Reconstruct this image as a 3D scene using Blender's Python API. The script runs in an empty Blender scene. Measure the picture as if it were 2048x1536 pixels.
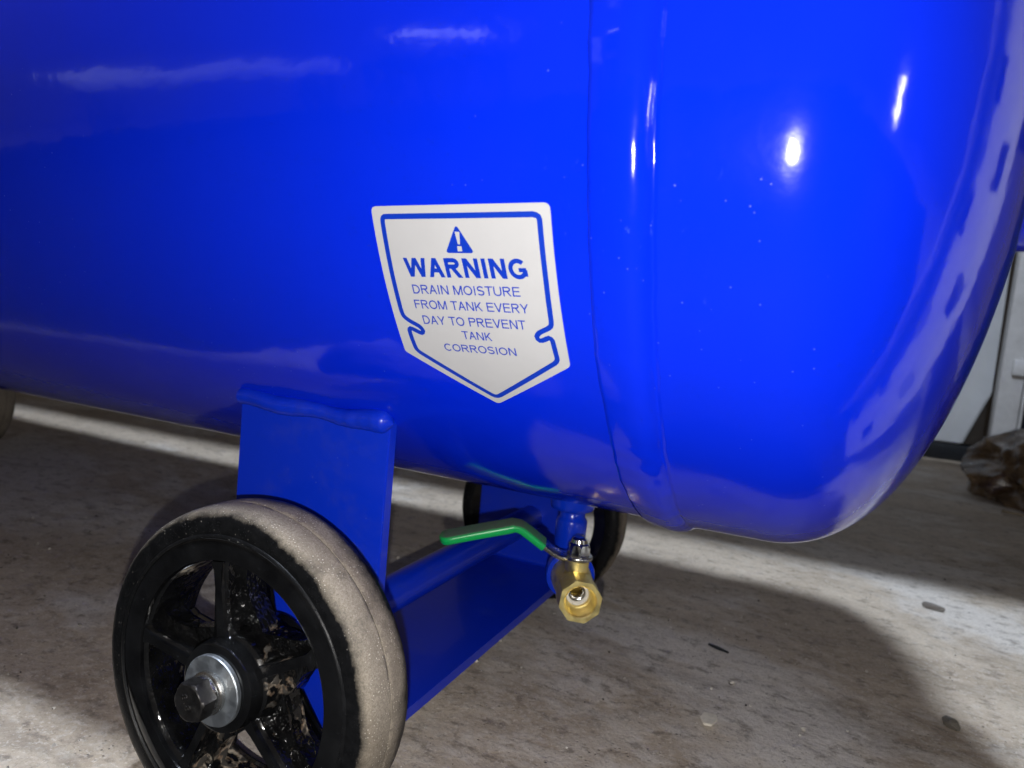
import bpy, bmesh, math, random
from mathutils import Vector, Matrix, noise
random.seed(7)
S = bpy.context.scene
COL = S.collection
PI = math.pi

# ------------------------------------------------------------------ camera
CX, CY, CZ = 0.21584, -0.39763, 0.23643
YAW, PIT, ROL, FPX = 0.42410, -0.08440, 0.09138, 1398.82
Fv = Vector((-math.sin(YAW)*math.cos(PIT), math.cos(YAW)*math.cos(PIT), math.sin(PIT)))
r0 = Fv.cross(Vector((0, 0, 1))).normalized(); u0 = r0.cross(Fv)
Rv = r0*math.cos(ROL) + u0*math.sin(ROL); Uv = -r0*math.sin(ROL) + u0*math.cos(ROL)
cam = bpy.data.cameras.new('camera'); camo = bpy.data.objects.new('camera', cam); COL.objects.link(camo)
cam.sensor_width = 36; cam.lens = FPX/2048*36
cam.clip_start = 0.01; cam.clip_end = 60
camo.matrix_world = Matrix(((Rv.x, Uv.x, -Fv.x, CX), (Rv.y, Uv.y, -Fv.y, CY), (Rv.z, Uv.z, -Fv.z, CZ), (0, 0, 0, 1)))
cam.dof.use_dof = True; cam.dof.focus_distance = 0.30; cam.dof.aperture_fstop = 15
S.camera = camo

# ------------------------------------------------------------------ world, lamps, exposure
W = bpy.data.worlds.new('World'); S.world = W; W.use_nodes = True
bg = W.node_tree.nodes['Background']; bg.inputs['Color'].default_value = (1.0, 0.84, 0.70, 1); bg.inputs['Strength'].default_value = 0.09
S.view_settings.view_transform = 'Standard'; S.view_settings.look = 'None'
S.view_settings.exposure = 0.0; S.view_settings.gamma = 1
def light(name, loc, watt, col, rad):
    l = bpy.data.lights.new(name, 'POINT'); l.energy = watt; l.color = col; l.shadow_soft_size = rad
    o = bpy.data.objects.new(name, l); o.location = loc; COL.objects.link(o); return o
# the phone's own flash, just left of and below the lens
fl = Vector((CX, CY, CZ)) + Rv*-0.004 - Uv*0.018
light('phone_flash', fl, 4.8, (1.0, 0.97, 0.93), 0.0022)
# the garage lamp overhead
light('lamp_light', (0.08, -0.53, 2.47), 235, (0.77, 0.86, 1.0), 0.09)

# ------------------------------------------------------------------ geometry helpers
R, H = 0.20834, 0.34784
XS = 0.14375
def link(o, parent=None):
    COL.objects.link(o)
    if parent is not None: o.parent = parent
    return o
def obj(name, bm, mat, parent=None, smooth=True, sharp=None, loc=None):
    me = bpy.data.meshes.new(name)
    bmesh.ops.recalc_face_normals(bm, faces=bm.faces[:])
    bm.to_mesh(me); bm.free()
    me.materials.append(mat)
    for p in me.polygons: p.use_smooth = smooth
    if smooth and sharp is not None:
        me.set_sharp_from_angle(angle=math.radians(sharp))
    o = bpy.data.objects.new(name, me)
    link(o, parent)
    if loc: o.location = loc
    return o
def tag(o, label=None, cat=None, kind=None, group=None):
    if label: o['label'] = label
    if cat: o['category'] = cat
    if kind: o['kind'] = kind
    if group: o['group'] = group
    return o
def empty(name, loc):
    o = bpy.data.objects.new(name, None); o.location = loc; o.empty_display_size = .02
    return link(o)
def frame(axis):
    a = Vector(axis).normalized()
    t = Vector((0, 0, 1)) if abs(a.z) < .9 else Vector((1, 0, 0))
    u = t.cross(a).normalized(); v = a.cross(u)
    return a, u, v
def lathe(bm, origin, axis, prof, n=96, closed=False, rot=0.0, jit=None):
    """prof: (radius, along). closed joins last to first."""
    O = Vector(origin); a, u, v = frame(axis)
    rings = []
    for k, (r, s) in enumerate(prof):
        ring = []
        if r < 1e-7:
            ring = [bm.verts.new(O + a*s)]
        else:
            for i in range(n):
                t = rot + 2*PI*i/n
                rr, ss = (r, s) if jit is None else jit(k, t, r, s)
                ring.append(bm.verts.new(O + a*ss + (u*math.cos(t) + v*math.sin(t))*rr))
        rings.append(ring)
    m = len(rings)
    for k in range(m if closed else m-1):
        A, B = rings[k], rings[(k+1) % m]
        for i in range(n):
            j = (i+1) % n
            if len(A) == 1 and len(B) == 1: continue
            if len(A) == 1: bm.faces.new((A[0], B[j], B[i]))
            elif len(B) == 1: bm.faces.new((A[i], A[j], B[0]))
            else: bm.faces.new((A[i], A[j], B[j], B[i]))
    return rings
def box(bm, x0, x1, y0, y1, z0, z1, bev=0, seg=2, M=None):
    r = bmesh.ops.create_cube(bm, size=1)
    vs = r['verts']
    for v in vs:
        v.co = Vector(((x0+x1)/2 + v.co.x*(x1-x0), (y0+y1)/2 + v.co.y*(y1-y0), (z0+z1)/2 + v.co.z*(z1-z0)))
    if bev:
        es = list({e for v in vs for e in v.link_edges})
        rr = bmesh.ops.bevel(bm, geom=es, offset=bev, segments=seg, affect='EDGES', profile=.5)
        vs = list({v for f in rr['faces'] for v in f.verts} | {v for v in vs if v.is_valid})
    if M is not None:
        for v in vs: v.co = M @ v.co
    return vs
def extrude_poly(bm, pts, d, place):
    """pts 2-D outline; place(p, h) -> 3-D; h in (d0, d1)"""
    A = [bm.verts.new(place(p, d[0])) for p in pts]; B = [bm.verts.new(place(p, d[1])) for p in pts]
    n = len(pts)
    bm.faces.new(A); bm.faces.new(B[::-1])
    for i in range(n): bm.faces.new((A[i], B[i], B[(i+1) % n], A[(i+1) % n]))
    return A + B
def sweep(bm, path, section, up=Vector((0, 0, 1)), cap=True, scale=None):
    """section: list of (a,b) a sideways, b up. path: points."""
    P = [Vector(p) for p in path]; rings = []
    for i, p in enumerate(P):
        t = (P[min(i+1, len(P)-1)] - P[max(i-1, 0)]).normalized()
        side = t.cross(up).normalized(); w = side.cross(t)
        k = scale(i) if scale else (1, 1)
        rings.append([bm.verts.new(p + side*a*k[0] + w*b*k[1]) for a, b in section])
    n = len(section)
    for k in range(len(rings)-1):
        for i in range(n):
            j = (i+1) % n
            bm.faces.new((rings[k][i], rings[k][j], rings[k+1][j], rings[k+1][i]))
    if cap:
        bm.faces.new(rings[0][::-1]); bm.faces.new(rings[-1])
    return rings
def smooth_path(pts, n=8):
    P = [Vector(p) for p in pts]; out = []
    for i in range(len(P)-1):
        a, b, c, d = P[max(i-1, 0)], P[i], P[i+1], P[min(i+2, len(P)-1)]
        for k in range(n):
            t = k/n
            out.append(.5*((2*b) + (c-a)*t + (2*a-5*b+4*c-d)*t*t + (3*b-a-3*c+d)*t**3))
    out.append(P[-1]); return out
def rrect(w, h, r, n=5):
    out = []
    for cx, cy, a0 in ((w/2-r, h/2-r, 0), (-w/2+r, h/2-r, 90), (-w/2+r, -h/2+r, 180), (w/2-r, -h/2+r, 270)):
        for k in range(n+1):
            a = math.radians(a0 + 90*k/n); out.append((cx + r*math.cos(a), cy + r*math.sin(a)))
    return out

# ------------------------------------------------------------------ material helpers
class N:
    def __init__(s, name):
        s.m = bpy.data.materials.new(name); s.m.use_nodes = True; s.t = s.m.node_tree
        s.b = s.t.nodes['Principled BSDF']; s._obj = None
    def set(s, **k):
        for a, v in k.items():
            i = s.b.inputs[a.replace('_', ' ')]
            if isinstance(v, (bpy.types.NodeSocket,)): s.t.links.new(v, i)
            else: i.default_value = (*v, 1) if isinstance(v, tuple) and len(v) == 3 and i.type == 'RGBA' else v
        return s
    def n(s, kind, **ins):
        nd = s.t.nodes.new(kind)
        for a, v in ins.items():
            if a.startswith('p_'): setattr(nd, a[2:], v); continue
            i = nd.inputs[int(a[1:])] if a[0] == 'i' and a[1:].isdigit() else nd.inputs[a.replace('_', ' ')]
            if isinstance(v, bpy.types.NodeSocket): s.t.links.new(v, i)
            else: i.default_value = v
        return nd
    def co(s):
        if s._obj is None: s._obj = s.n('ShaderNodeTexCoord').outputs['Object']
        return s._obj
    def mp(s, scale, loc=(0, 0, 0), rot=(0, 0, 0)):
        return s.n('ShaderNodeMapping', Vector=s.co(), Scale=scale, Location=loc, Rotation=rot).outputs[0]
    def noise(s, scale, detail=4, rough=.55, vec=None, dist=0.0):
        return s.n('ShaderNodeTexNoise', Vector=vec or s.co(), Scale=scale, Detail=detail, Roughness=rough, Distortion=dist).outputs['Fac']
    def vor(s, scale, vec=None, out='Distance', rnd=1.0):
        return s.n('ShaderNodeTexVoronoi', Vector=vec or s.co(), Scale=scale, Randomness=rnd).outputs[out]
    def ramp(s, fac, a, b, lo=0.0, hi=1.0):
        nd = s.n('ShaderNodeMapRange', Value=fac); nd.inputs[1].default_value = a; nd.inputs[2].default_value = b
        nd.inputs[3].default_value = lo; nd.inputs[4].default_value = hi; nd.clamp = True; return nd.outputs[0]
    def math(s, op, a, b=0.0, c=0.0):
        nd = s.n('ShaderNodeMath', p_operation=op)
        for i, v in enumerate((a, b, c)):
            if isinstance(v, bpy.types.NodeSocket): s.t.links.new(v, nd.inputs[i])
            else: nd.inputs[i].default_value = v
        return nd.outputs[0]
    def mix(s, fac, a, b):
        nd = s.n('ShaderNodeMix', p_data_type='RGBA')
        for i, v in ((0, fac), (6, a), (7, b)):
            if isinstance(v, bpy.types.NodeSocket): s.t.links.new(v, nd.inputs[i])
            else: nd.inputs[i].default_value = v if i == 0 else (*v, 1)
        return nd.outputs[2]
    def bump(s, h, strength=.3, dist=.001, normal=None):
        nd = s.n('ShaderNodeBump', Height=h, Strength=strength, Distance=dist)
        if normal is not None: s.t.links.new(normal, nd.inputs['Normal'])
        return nd.outputs[0]

def blue_paint(name, base=(0.0006, 0.0165, 0.58), rough=.10, peel=.19, grime=.0):
    m = N(name)
    # orange peel and a little dust; two speck sizes
    big = m.noise(26, 3, .5); fine = m.noise(420, 2, .5); mid = m.noise(120, 2, .5)
    h = m.math('ADD', m.math('MULTIPLY', big, 1.2), m.math('ADD', m.math('MULTIPLY', mid, .15), m.math('MULTIPLY', fine, .035)))
    nb = m.bump(h, peel, .0022)
    sp = m.ramp(m.vor(190, rnd=1.0), .03, .075, 1, 0)
    keep = m.ramp(m.noise(9, 3), .50, .55)
    spk = m.math('MULTIPLY', sp, keep)
    film = m.ramp(m.noise(5, 5, .65), .42, .8, 0, 1)
    c = m.mix(m.math('MULTIPLY', film, .35), base, (base[0]+.004, base[1]*1.35, base[2]*.92))
    if grime:
        g = m.math('MULTIPLY', m.ramp(m.noise(38, 6, .7), .52, .68), grime)
        c = m.mix(g, c, (.06, .07, .16))
    scf = m.math('MULTIPLY', m.ramp(m.noise(340, 4, .7, m.mp((1, 1, .35))), .66, .74), m.ramp(m.noise(7, 3, .6, m.mp((1, 1, 1), loc=(4, 2, 8))), .56, .66))
    c = m.mix(m.math('MULTIPLY', scf, .5), c, (.03, .07, .50))
    c = m.mix(m.math('MULTIPLY', spk, .35), c, (.10, .15, .60))
    ro = m.math('ADD', m.ramp(film, 0, 1, rough, rough+.08), m.math('MULTIPLY', spk, .4))
    m.set(Base_Color=c, Roughness=ro, Normal=nb, Specular_IOR_Level=.30, Coat_Weight=.16, Coat_Roughness=.05, Coat_Normal=nb)
    return m.m
M_TANK = blue_paint('glossy_blue_paint')
M_BRK = blue_paint('satin_blue_paint', base=(0.0015, 0.022, 0.46), rough=.30, peel=.06, grime=.12)
M_FIT = blue_paint('blue_paint_on_fitting', base=(0.0015, 0.024, 0.42), rough=.18, peel=.14)

def m_tyre():
    m = N('dusty_black_rubber')
    sx = m.n('ShaderNodeSeparateXYZ', Vector=m.co())
    x, y, z = sx.outputs
    rr = m.math('SQRT', m.math('ADD', m.math('MULTIPLY', x, x), m.math('MULTIPLY', z, z)))
    n1 = m.noise(35, 5, .7); n2 = m.noise(1300, 5, .85); n3 = m.noise(220, 5, .75)
    # dust where the tread touches the ground, ragged towards the sidewall
    e = m.math('ADD', m.math('SUBTRACT', rr, m.ramp(y, .002, .012, 0, .0040)), m.math('ADD', m.ramp(n1, .3, .7, -.0016, .0016), m.ramp(n3, .25, .75, -.0009, .0009)))
    dust = m.math('POWER', m.ramp(m.math('ADD', e, m.ramp(m.noise(14, 2, .5), .35, .65, -.0012, .0014)), .0703, .0741), 1.0)
    g2 = m.math('MULTIPLY', m.ramp(m.vor(800), .16, .24, 1, 0), m.ramp(m.noise(120, 3), .48, .58))
    bare = m.ramp(m.noise(48, 6, .75), .60, .70)
    dust = m.math('MULTIPLY', dust, m.math('SUBTRACT', 1.0, m.math('MULTIPLY', bare, .45)))
    groove = m.ramp(m.math('ABSOLUTE', m.math('ADD', m.math('ADD', y, .00135), m.ramp(n1, .3, .7, -.0001, .0001))), .0001, .00032, .85, 0)
    dustc = m.mix(m.ramp(n2, .38, .66), (.165, .140, .108), (.345, .300, .238))
    dustc = m.mix(m.math('MULTIPLY', m.ramp(m.noise(60, 8, .8), .46, .62), .75), dustc, (.17, .142, .11))
    dustc = m.mix(m.math('MULTIPLY', g2, .7), dustc, (.75, .69, .58))
    film = m.math('MULTIPLY', m.ramp(n3, .40, .8), .10)
    rub = m.mix(film, (.0035, .0037, .0042), (.07, .07, .075))
    grit = m.math('MULTIPLY', m.ramp(m.vor(420), .10, .16, 1, 0), m.ramp(m.noise(55, 3), .50, .62))
    rub = m.mix(m.math('MULTIPLY', grit, .55), rub, (.42, .39, .34))
    c = m.mix(dust, rub, dustc); c = m.mix(groove, c, (.02, .018, .016))
    ro = m.ramp(dust, 0, 1, .36, .9)
    h = m.math('ADD', m.math('MULTIPLY', m.math('MULTIPLY', n2, dust), .6), m.math('ADD', m.math('MULTIPLY', n3, .35), m.math('MULTIPLY', m.math('MAXIMUM', grit, g2), 1.0)))
    m.set(Base_Color=c, Roughness=ro, Normal=m.bump(h, .7, .0006), Specular_IOR_Level=.14)
    return m.m
M_TYRE = m_tyre()
def m_iron():
    m = N('black_painted_cast_iron')
    a = m.noise(75, 3, .55); b = m.noise(230, 1.5, .5); c0 = m.noise(30, 5, .65)
    sx = m.n('ShaderNodeSeparateXYZ', Vector=m.co()); y = sx.outputs[1]
    # bare rusty / sandy patches only in the recessed rough casting
    deep = m.ramp(m.math('ABSOLUTE', y), .0105, .0128, 1, 0)
    pat = m.math('MULTIPLY', m.ramp(m.math('ADD', c0, m.math('MULTIPLY', b, .16)), .655, .700), deep)
    pc = m.mix(m.ramp(m.noise(160, 5, .7), .42, .62), (.17, .115, .075), (.36, .32, .26))
    pc = m.mix(m.ramp(b, .52, .6), pc, (.03, .025, .02))
    blk = m.mix(m.ramp(a, .35, .75), (.002, .002, .0023), (.007, .0073, .008))
    h = m.math('ADD', m.math('MULTIPLY', a, m.ramp(deep, 0, 1, .06, 1.5)), m.math('MULTIPLY', b, m.ramp(deep, 0, 1, .02, 1.3)))
    m.set(Base_Color=m.mix(pat, blk, pc), Roughness=m.math('MAXIMUM', m.ramp(a, .3, .7, .07, .17), m.math('MULTIPLY', pat, .85)),
          Normal=m.bump(h, .55, .0022), Specular_IOR_Level=m.ramp(deep, 0, 1, .4, .7))
    return m.m
M_IRON = m_iron()
def metal(name, col, rough, bump=.1, scale=300, metallic=1.0, stain=None):
    m = N(name)
    a = m.noise(scale, 4, .6); b = m.noise(scale*.15, 4, .6)
    c = m.mix(m.ramp(b, .35, .7), col, tuple(v*.72 for v in col))
    if stain: c = m.mix(m.math('MULTIPLY', m.ramp(m.noise(scale*.4, 5, .7), .5, .66), .6), c, stain)
    m.set(Base_Color=c, Metallic=metallic, Roughness=m.ramp(a, .3, .7, rough*.75, rough*1.3), Normal=m.bump(a, bump, .0004))
    return m.m
M_ZINC = metal('zinc_plated_washer', (.50, .54, .58), .48, .15, 250)
M_BOLT = metal('dark_steel_bolt', (.105, .10, .098), .42, .35, 350, stain=(.06, .055, .05))
M_COLLAR = metal('plated_steel_collar', (.45, .44, .42), .25, .2, 400)
M_BRASS = metal('brass', (1.0, .84, .36), .42, .12, 260, stain=(.85, .62, .22))
M_CHROME = metal('chrome', (.82, .82, .80), .12, .08, 300)
M_STEEL = metal('nickel_plated_lever', (.55, .54, .52), .25, .15, 300)
def plain(name, col, rough=.5, bump=.2, scale=80, var=.75, dist=.001, spec=.5):
    m = N(name); a = m.noise(scale, 5, .65)
    m.set(Base_Color=m.mix(m.ramp(a, .3, .7), col, tuple(v*var for v in col)), Roughness=rough, Normal=m.bump(a, bump, dist), Specular_IOR_Level=spec)
    return m.m
M_PTFE = plain('white_valve_seat', (.8, .78, .72), .4)
def m_green():
    m = N('green_vinyl_sleeve')
    sx = m.n('ShaderNodeSeparateXYZ', Vector=m.n('ShaderNodeTexCoord').outputs['Normal'])
    up = m.ramp(sx.outputs[2], .55, .9)               # dust settles on faces turned upwards
    n1 = m.noise(200, 4, .7)
    d = m.math('MULTIPLY', up, m.ramp(n1, .2, .6, .8, .97))
    m.set(Base_Color=m.mix(d, (.004, .33, .075), (.075, .095, .07)), Roughness=m.ramp(d, 0, 1, .33, .75), Normal=m.bump(n1, .1, .0004))
    return m.m
M_GREEN = m_green()
M_STICK = plain('white_vinyl_sticker', (.42, .42, .435), .38, .06, 60, .95)
M_INK = plain('blue_sticker_ink', (.002, .030, .38), .34, .04, 60, .95)

def m_floor():
    m = N('worn_concrete')
    st = m.mp((1.0, 1.45, 1), rot=(0, 0, .5))
    a = m.noise(5.5, 8, .62, st, .4); b = m.noise(30, 7, .68, st); c0 = m.noise(150, 5, .7); d = m.noise(600, 3, .7)
    w = m.noise(2.3, 6, .65, m.mp((1, 1.5, 1), loc=(2.1, 5.3, 0)), .6)
    c = m.mix(m.ramp(a, .34, .66), (.37, .300, .225), (.63, .545, .440))
    c = m.mix(m.math('MULTIPLY', m.ramp(b, .44, .64), .5), c, (.54, .46, .36))
    c = m.mix(m.math('MULTIPLY', m.ramp(m.math('ADD', w, m.math('MULTIPLY', b, .35)), .66, .78), .8), c, (.72, .69, .65))
    c = m.mix(m.math('MULTIPLY', m.ramp(c0, .50, .64), .5), c, (.66, .61, .54))
    c = m.mix(m.math('MULTIPLY', m.ramp(m.noise(60, 6, .75, m.mp((1, 1.5, 1), loc=(3, 1, 0))), .53, .63), .6), c, (.125, .103, .082))
    c = m.mix(m.math('MULTIPLY', m.ramp(m.noise(11, 8, .72, m.mp((.8, 1.6, 1), loc=(7, 4, 0), rot=(0, 0, -.25)), 1.0), .56, .68), .42), c, (.135, .110, .088))
    c = m.mix(m.math('MULTIPLY', m.ramp(d, .52, .68), .45), c, (.16, .13, .105))
    c = m.mix(m.math('MULTIPLY', m.ramp(m.noise(420, 3, .7, m.mp((1, 1, 1), loc=(9, 9, 0))), .56, .68), .5), c, (.78, .72, .64))
    pits = m.math('MULTIPLY', m.ramp(m.vor(170, m.mp((1, 1.5, 1))), .09, .17, 1, 0), m.ramp(m.noise(24, 3), .5, .6))
    c = m.mix(m.math('MULTIPLY', pits, .8), c, (.05, .042, .036))
    h = m.math('ADD', m.math('ADD', m.math('MULTIPLY', b, 1.6), m.math('MULTIPLY', c0, .55)), m.math('SUBTRACT', m.math('MULTIPLY', d, .22), m.math('MULTIPLY', pits, .9)))
    m.set(Base_Color=c, Roughness=m.ramp(c0, .3, .7, .55, .85), Normal=m.bump(h, .65, .0016), Specular_IOR_Level=.4)
    return m.m
M_FLOOR = m_floor()

# ------------------------------------------------------------------ floor
bm = bmesh.new()
def floor_z(x, y):
    return .0011*noise.noise(Vector((x*9, y*14, 0))) + .0008*noise.noise(Vector((x*34, y*60, 3))) - .0009
n = 300
xs = [-6 + 4.8*i/20 for i in range(20)] + [-1.2 + 2.2*i/n for i in range(n+1)] + [1.0 + 5*i/20 for i in range(1, 21)]
ys = [-5 + 4.5*i/20 for i in range(20)] + [-.5 + 2.3*i/n for i in range(n+1)] + [1.8 + 4.2*i/20 for i in range(1, 21)]
vs = [[bm.verts.new((x, y, floor_z(x, y))) for x in xs] for y in ys]
for j in range(len(ys)-1):
    for i in range(len(xs)-1): bm.faces.new((vs[j][i], vs[j][i+1], vs[j+1][i+1], vs[j+1][i]))
tag(obj('concrete_floor', bm, M_FLOOR), kind='structure')

# ================================================================== the compressor tank
TANK = empty('air_compressor_tank', (0, 0, 0))
tag(TANK, 'glossy bright blue compressor tank with white warning sticker, standing on black wheels', 'air compressor')

# shell: straight cylinder, left dished end out of sight
bm = bmesh.new()
prof = [(0.0, -1.07)] + [(R*math.sqrt(max(0, 1-(k/14.0)**2.3))**.9 if k else R, -.985-.085*k/14) for k in range(13, -1, -1)]
prof += [(R, -.985 + i*(XS+.006+.985)/40) for i in range(1, 41)]
lathe(bm, (0, 0, H), (1, 0, 0), prof, 256)
obj('tank_shell', bm, M_TANK, TANK, sharp=40)

# end cap: skirt slipped over the shell with a ragged edge, weld shoulder, then the dish
X2 = 0.1640; XD = XS + .05073; HD = .08688; NN = 2.2935
bm = bmesh.new()
prof = [(R-.001, XS+.004), (R-.0002, XS+.0003), (R+.0009, XS), (R+.0019, XS+.0006), (R+.0023, XS+.0020), (R+.0029, XS+.005),
        (R+.0035, XS+.0085), (R+.0038, XS+.0118), (R+.0036, XS+.0145), (R+.0028, XS+.0167), (R+.0019, XS+.0181),
        (R+.00095, X2-.0012), (R+.00035, X2-.0006), (R+.0001, X2), (R+.0005, X2+.0006), (R+.00055, X2+.0014), (R+.0003, X2+.0035), (R+.0002, X2+.010),
        (R+.0001, X2+.020), (R, XD-.003)]
nl = len(prof)
for k in range(0, 44):
    a = PI/2*k/44; u = math.sin(a)
    prof.append((R*max(0, 1-u**NN)**(1/NN), XD+HD*u))
prof.append((0, XD+HD))
def capjit(k, t, r, s):
    if k < nl-1:
        q = Vector((math.cos(t)*6, math.sin(t)*6, 0))
        e = noise.noise(q)*.0010 + noise.noise(q*5)*.0005 + noise.noise(q*14)*.00022
        w = max(0.0, 1-abs(k-3)/6.0); w2 = 1 if 9 <= k <= 15 else 0
        e2 = noise.noise(q*4+Vector((5, 2, 1)))*.0005 + noise.noise(q*16+Vector((1, 7, 1)))*.00022
        return r + w2*noise.noise(q*9+Vector((3, 3, 3)))*.00022 + (noise.noise(q*7)*.00022 if 2 < k < 10 else 0), s + w*e + w2*e2
    return r, s
lathe(bm, (0, 0, H), (1, 0, 0), prof, 512, jit=capjit)
obj('end_cap', bm, M_TANK, TANK, sharp=60)

# pressed plate on the middle of the end cap (just its lower edge shows at the frame's right)
bm = bmesh.new()
pts = []
for k in range(40):
    a = 2*PI*k/40; pts.append((.052*math.cos(a)*(1 if abs(math.cos(a)) < .9 else .96), .056*math.sin(a)))
extrude_poly(bm, pts, (0, .016), lambda p, h: Vector((XD+HD-.004+h, p[0], H+p[1])))
bmesh.ops.bevel(bm, geom=[e for e in bm.edges if abs(e.verts[0].co.x-e.verts[1].co.x) < 1e-5 and e.verts[0].co.x > XD+HD], offset=.004, segments=3, affect='EDGES')
pl = obj('end_plate', bm, M_TANK, TANK, sharp=40)
bm = bmesh.new()
lathe(bm, (XD+HD+.010, 0, H), (1, 0, 0), [(.0, .0), (.024, .0), (.024, .012), (.022, .014), (.013, .014), (.012, .004), (0, .004)], 48)
obj('port_boss', bm, M_FIT, pl, sharp=30)

# ------------------------------------------------------------------ warning sticker, laid on the cylinder
def on_tank(x, s, lift):       # x, s in mm; s = arc length from the bottom, camera side negative
    a = s/1000/R; r = R+lift
    return Vector((x/1000, r*math.sin(a), H-r*math.cos(a)))
outer = [(64.3, -250.6), (131.6, -252.7), (133.6, -194.5), (100.1, -170.6), (64.9, -192.9)]
def round_poly(P, rad, n=6):
    out = []
    m = len(P)
    for i in range(m):
        p = Vector(P[i]); a = (Vector(P[i-1])-p).normalized(); b = (Vector(P[(i+1) % m])-p).normalized()
        ang = a.angle(b); d = rad[i]/math.tan(ang/2)
        A = p+a*d; B = p+b*d
        for k in range(n+1):
            t = k/n; out.append(tuple((1-t)**2*A+2*t*(1-t)*p+t*t*B))
    return out
OUT = round_poly(outer, [2.2, 2.4, 2.2, 2.6, 1.6])
def row_span(s):
    xs_ = []
    for i in range(len(OUT)):
        a, b = OUT[i], OUT[(i+1) % len(OUT)]
        if (a[1]-s)*(b[1]-s) <= 0 and abs(a[1]-b[1]) > 1e-9:
            xs_.append(a[0]+(b[0]-a[0])*(s-a[1])/(b[1]-a[1]))
    return (min(xs_), max(xs_)) if xs_ else None
smin = min(p[1] for p in OUT)+.001; smax = max(p[1] for p in OUT)-.001
bm = bmesh.new(); NR, NC = 160, 60; rows = []
for j in range(NR+1):
    t = j/NR; s = smin+(smax-smin)*(.5-.5*math.cos(PI*t))
    a, b = row_span(s)
    rows.append([bm.verts.new(on_tank(a+(b-a)*i/NC, s, .00030)) for i in range(NC+1)])
for j in range(NR):
    for i in range(NC): bm.faces.new((rows[j][i], rows[j][i+1], rows[j+1][i+1], rows[j+1][i]))
bd = [e for e in bm.edges if e.is_boundary]
ex = bmesh.ops.extrude_edge_only(bm, edges=bd)
for v in [g for g in ex['geom'] if isinstance(g, bmesh.types.BMVert)]:
    rad = Vector((0, v.co.y, v.co.z-H)); v.co -= rad.normalized()*.00038
STK = obj('warning_sticker', bm, M_STICK, TANK, sharp=40)
tag(STK, 'white shield-shaped warning sticker with blue print')
# blue border, a stroke of constant width with the two notches
bpts = [(70.2, -247.2), (99.3, -248.1), (125.6, -249.0), (127.6, -248.3), (128.0, -246.4), (128.6, -228.2), (128.9, -213.2), (128.5, -210.6), (126.6, -209.2), (123.9, -207.6),
        (122.7, -205.9), (123.6, -204.4), (125.4, -204.9), (127.3, -205.9), (128.4, -204.8), (128.9, -200.0), (129.1, -197.0), (127.9, -195.2),
        (102.6, -176.0), (100.4, -174.9), (98.4, -175.5), (72.2, -192.9), (70.6, -194.6), (70.1, -198.0), (69.9, -202.9), (70.7, -204.2), (72.6, -203.5), (75.0, -202.5), (76.1, -203.6),
        (75.0, -205.4), (71.4, -207.4), (69.1, -209.4), (68.6, -212.8), (68.4, -228.0), (68.4, -245.2), (68.8, -246.8)]
bm = bmesh.new()
m_ = len(bpts); dense = []
for i in range(m_):
    a, b, c, d = (Vector(bpts[(i+k-1) % m_]) for k in range(4))
    L = (c-b).length; nn_ = max(2, int(L/.8))
    # damped tangents so that long straight runs stay straight
    ta = (c-a); tb = (d-b); ta = ta.normalized()*min(L, (b-a).length)*.9; tb = tb.normalized()*min(L, (d-c).length)*.9
    if L > 8: ta = (c-b).normalized()*.5; tb = ta
    for k in range(nn_):
        t = k/nn_
        h00, h10, h01, h11 = 2*t**3-3*t*t+1, t**3-2*t*t+t, -2*t**3+3*t*t, t**3-t*t
        dense.append(b*h00+ta*h10+c*h01+tb*h11)
wv = .95; L_, R_ = [], []
for i, p in enumerate(dense):
    t = (dense[(i+1) % len(dense)]-dense[i-1]).normalized(); nr = Vector((-t.y, t.x))
    L_.append(bm.verts.new(on_tank(*(p+nr*wv), .00036))); R_.append(bm.verts.new(on_tank(*(p-nr*wv), .00036)))
for i in range(len(dense)):
    j = (i+1) % len(dense); bm.faces.new((L_[i], L_[j], R_[j], R_[i]))
obj('border_line', bm, M_INK, STK, smooth=False)
# warning triangle with a knocked-out exclamation mark
bm = bmesh.new()
tri = round_poly([(97.6, -245.2), (103.5, -235.6), (92.3, -235.2)], [.9, .9, .9], 5)
bm.faces.new([bm.verts.new(on_tank(*p, .00037)) for p in tri])
obj('warning_triangle', bm, M_INK, STK, smooth=False)
bm = bmesh.new()
for q in ([(96.9, -242.7), (98.7, -242.75), (98.4, -238.5), (97.6, -238.48)], [(97.2, -237.8), (98.9, -237.85), (98.9, -236.1), (97.2, -236.05)]):
    bm.faces.new([bm.verts.new(on_tank(*p, .00044)) for p in q])
obj('exclamation_mark', bm, M_STICK, STK, smooth=False)
def text_bm(body, weight=0.0):
    cu = bpy.data.curves.new('t', 'FONT'); cu.body = body; cu.size = 1; cu.offset = weight; cu.resolution_u = 6
    o = bpy.data.objects.new('t', cu); COL.objects.link(o)
    dg = bpy.context.evaluated_depsgraph_get(); me = o.evaluated_get(dg).to_mesh()
    bm = bmesh.new(); bm.from_mesh(me); o.evaluated_get(dg).to_mesh_clear()
    bpy.data.objects.remove(o); bpy.data.curves.remove(cu)
    x0 = min(v.co.x for v in bm.verts); x1 = max(v.co.x for v in bm.verts)
    y0 = min(v.co.y for v in bm.verts); y1 = max(v.co.y for v in bm.verts)
    for v in bm.verts: v.co = Vector(((v.co.x-x0)/(x1-x0), (v.co.y-y0)/(y1-y0), 0))
    return bm
def ell(cx, cy, rx, ry, a0, a1, n=18):
    return [(cx+rx*math.cos(math.radians(a0+(a1-a0)*k/n)), cy+ry*math.sin(math.radians(a0+(a1-a0)*k/n))) for k in range(n+1)]
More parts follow.
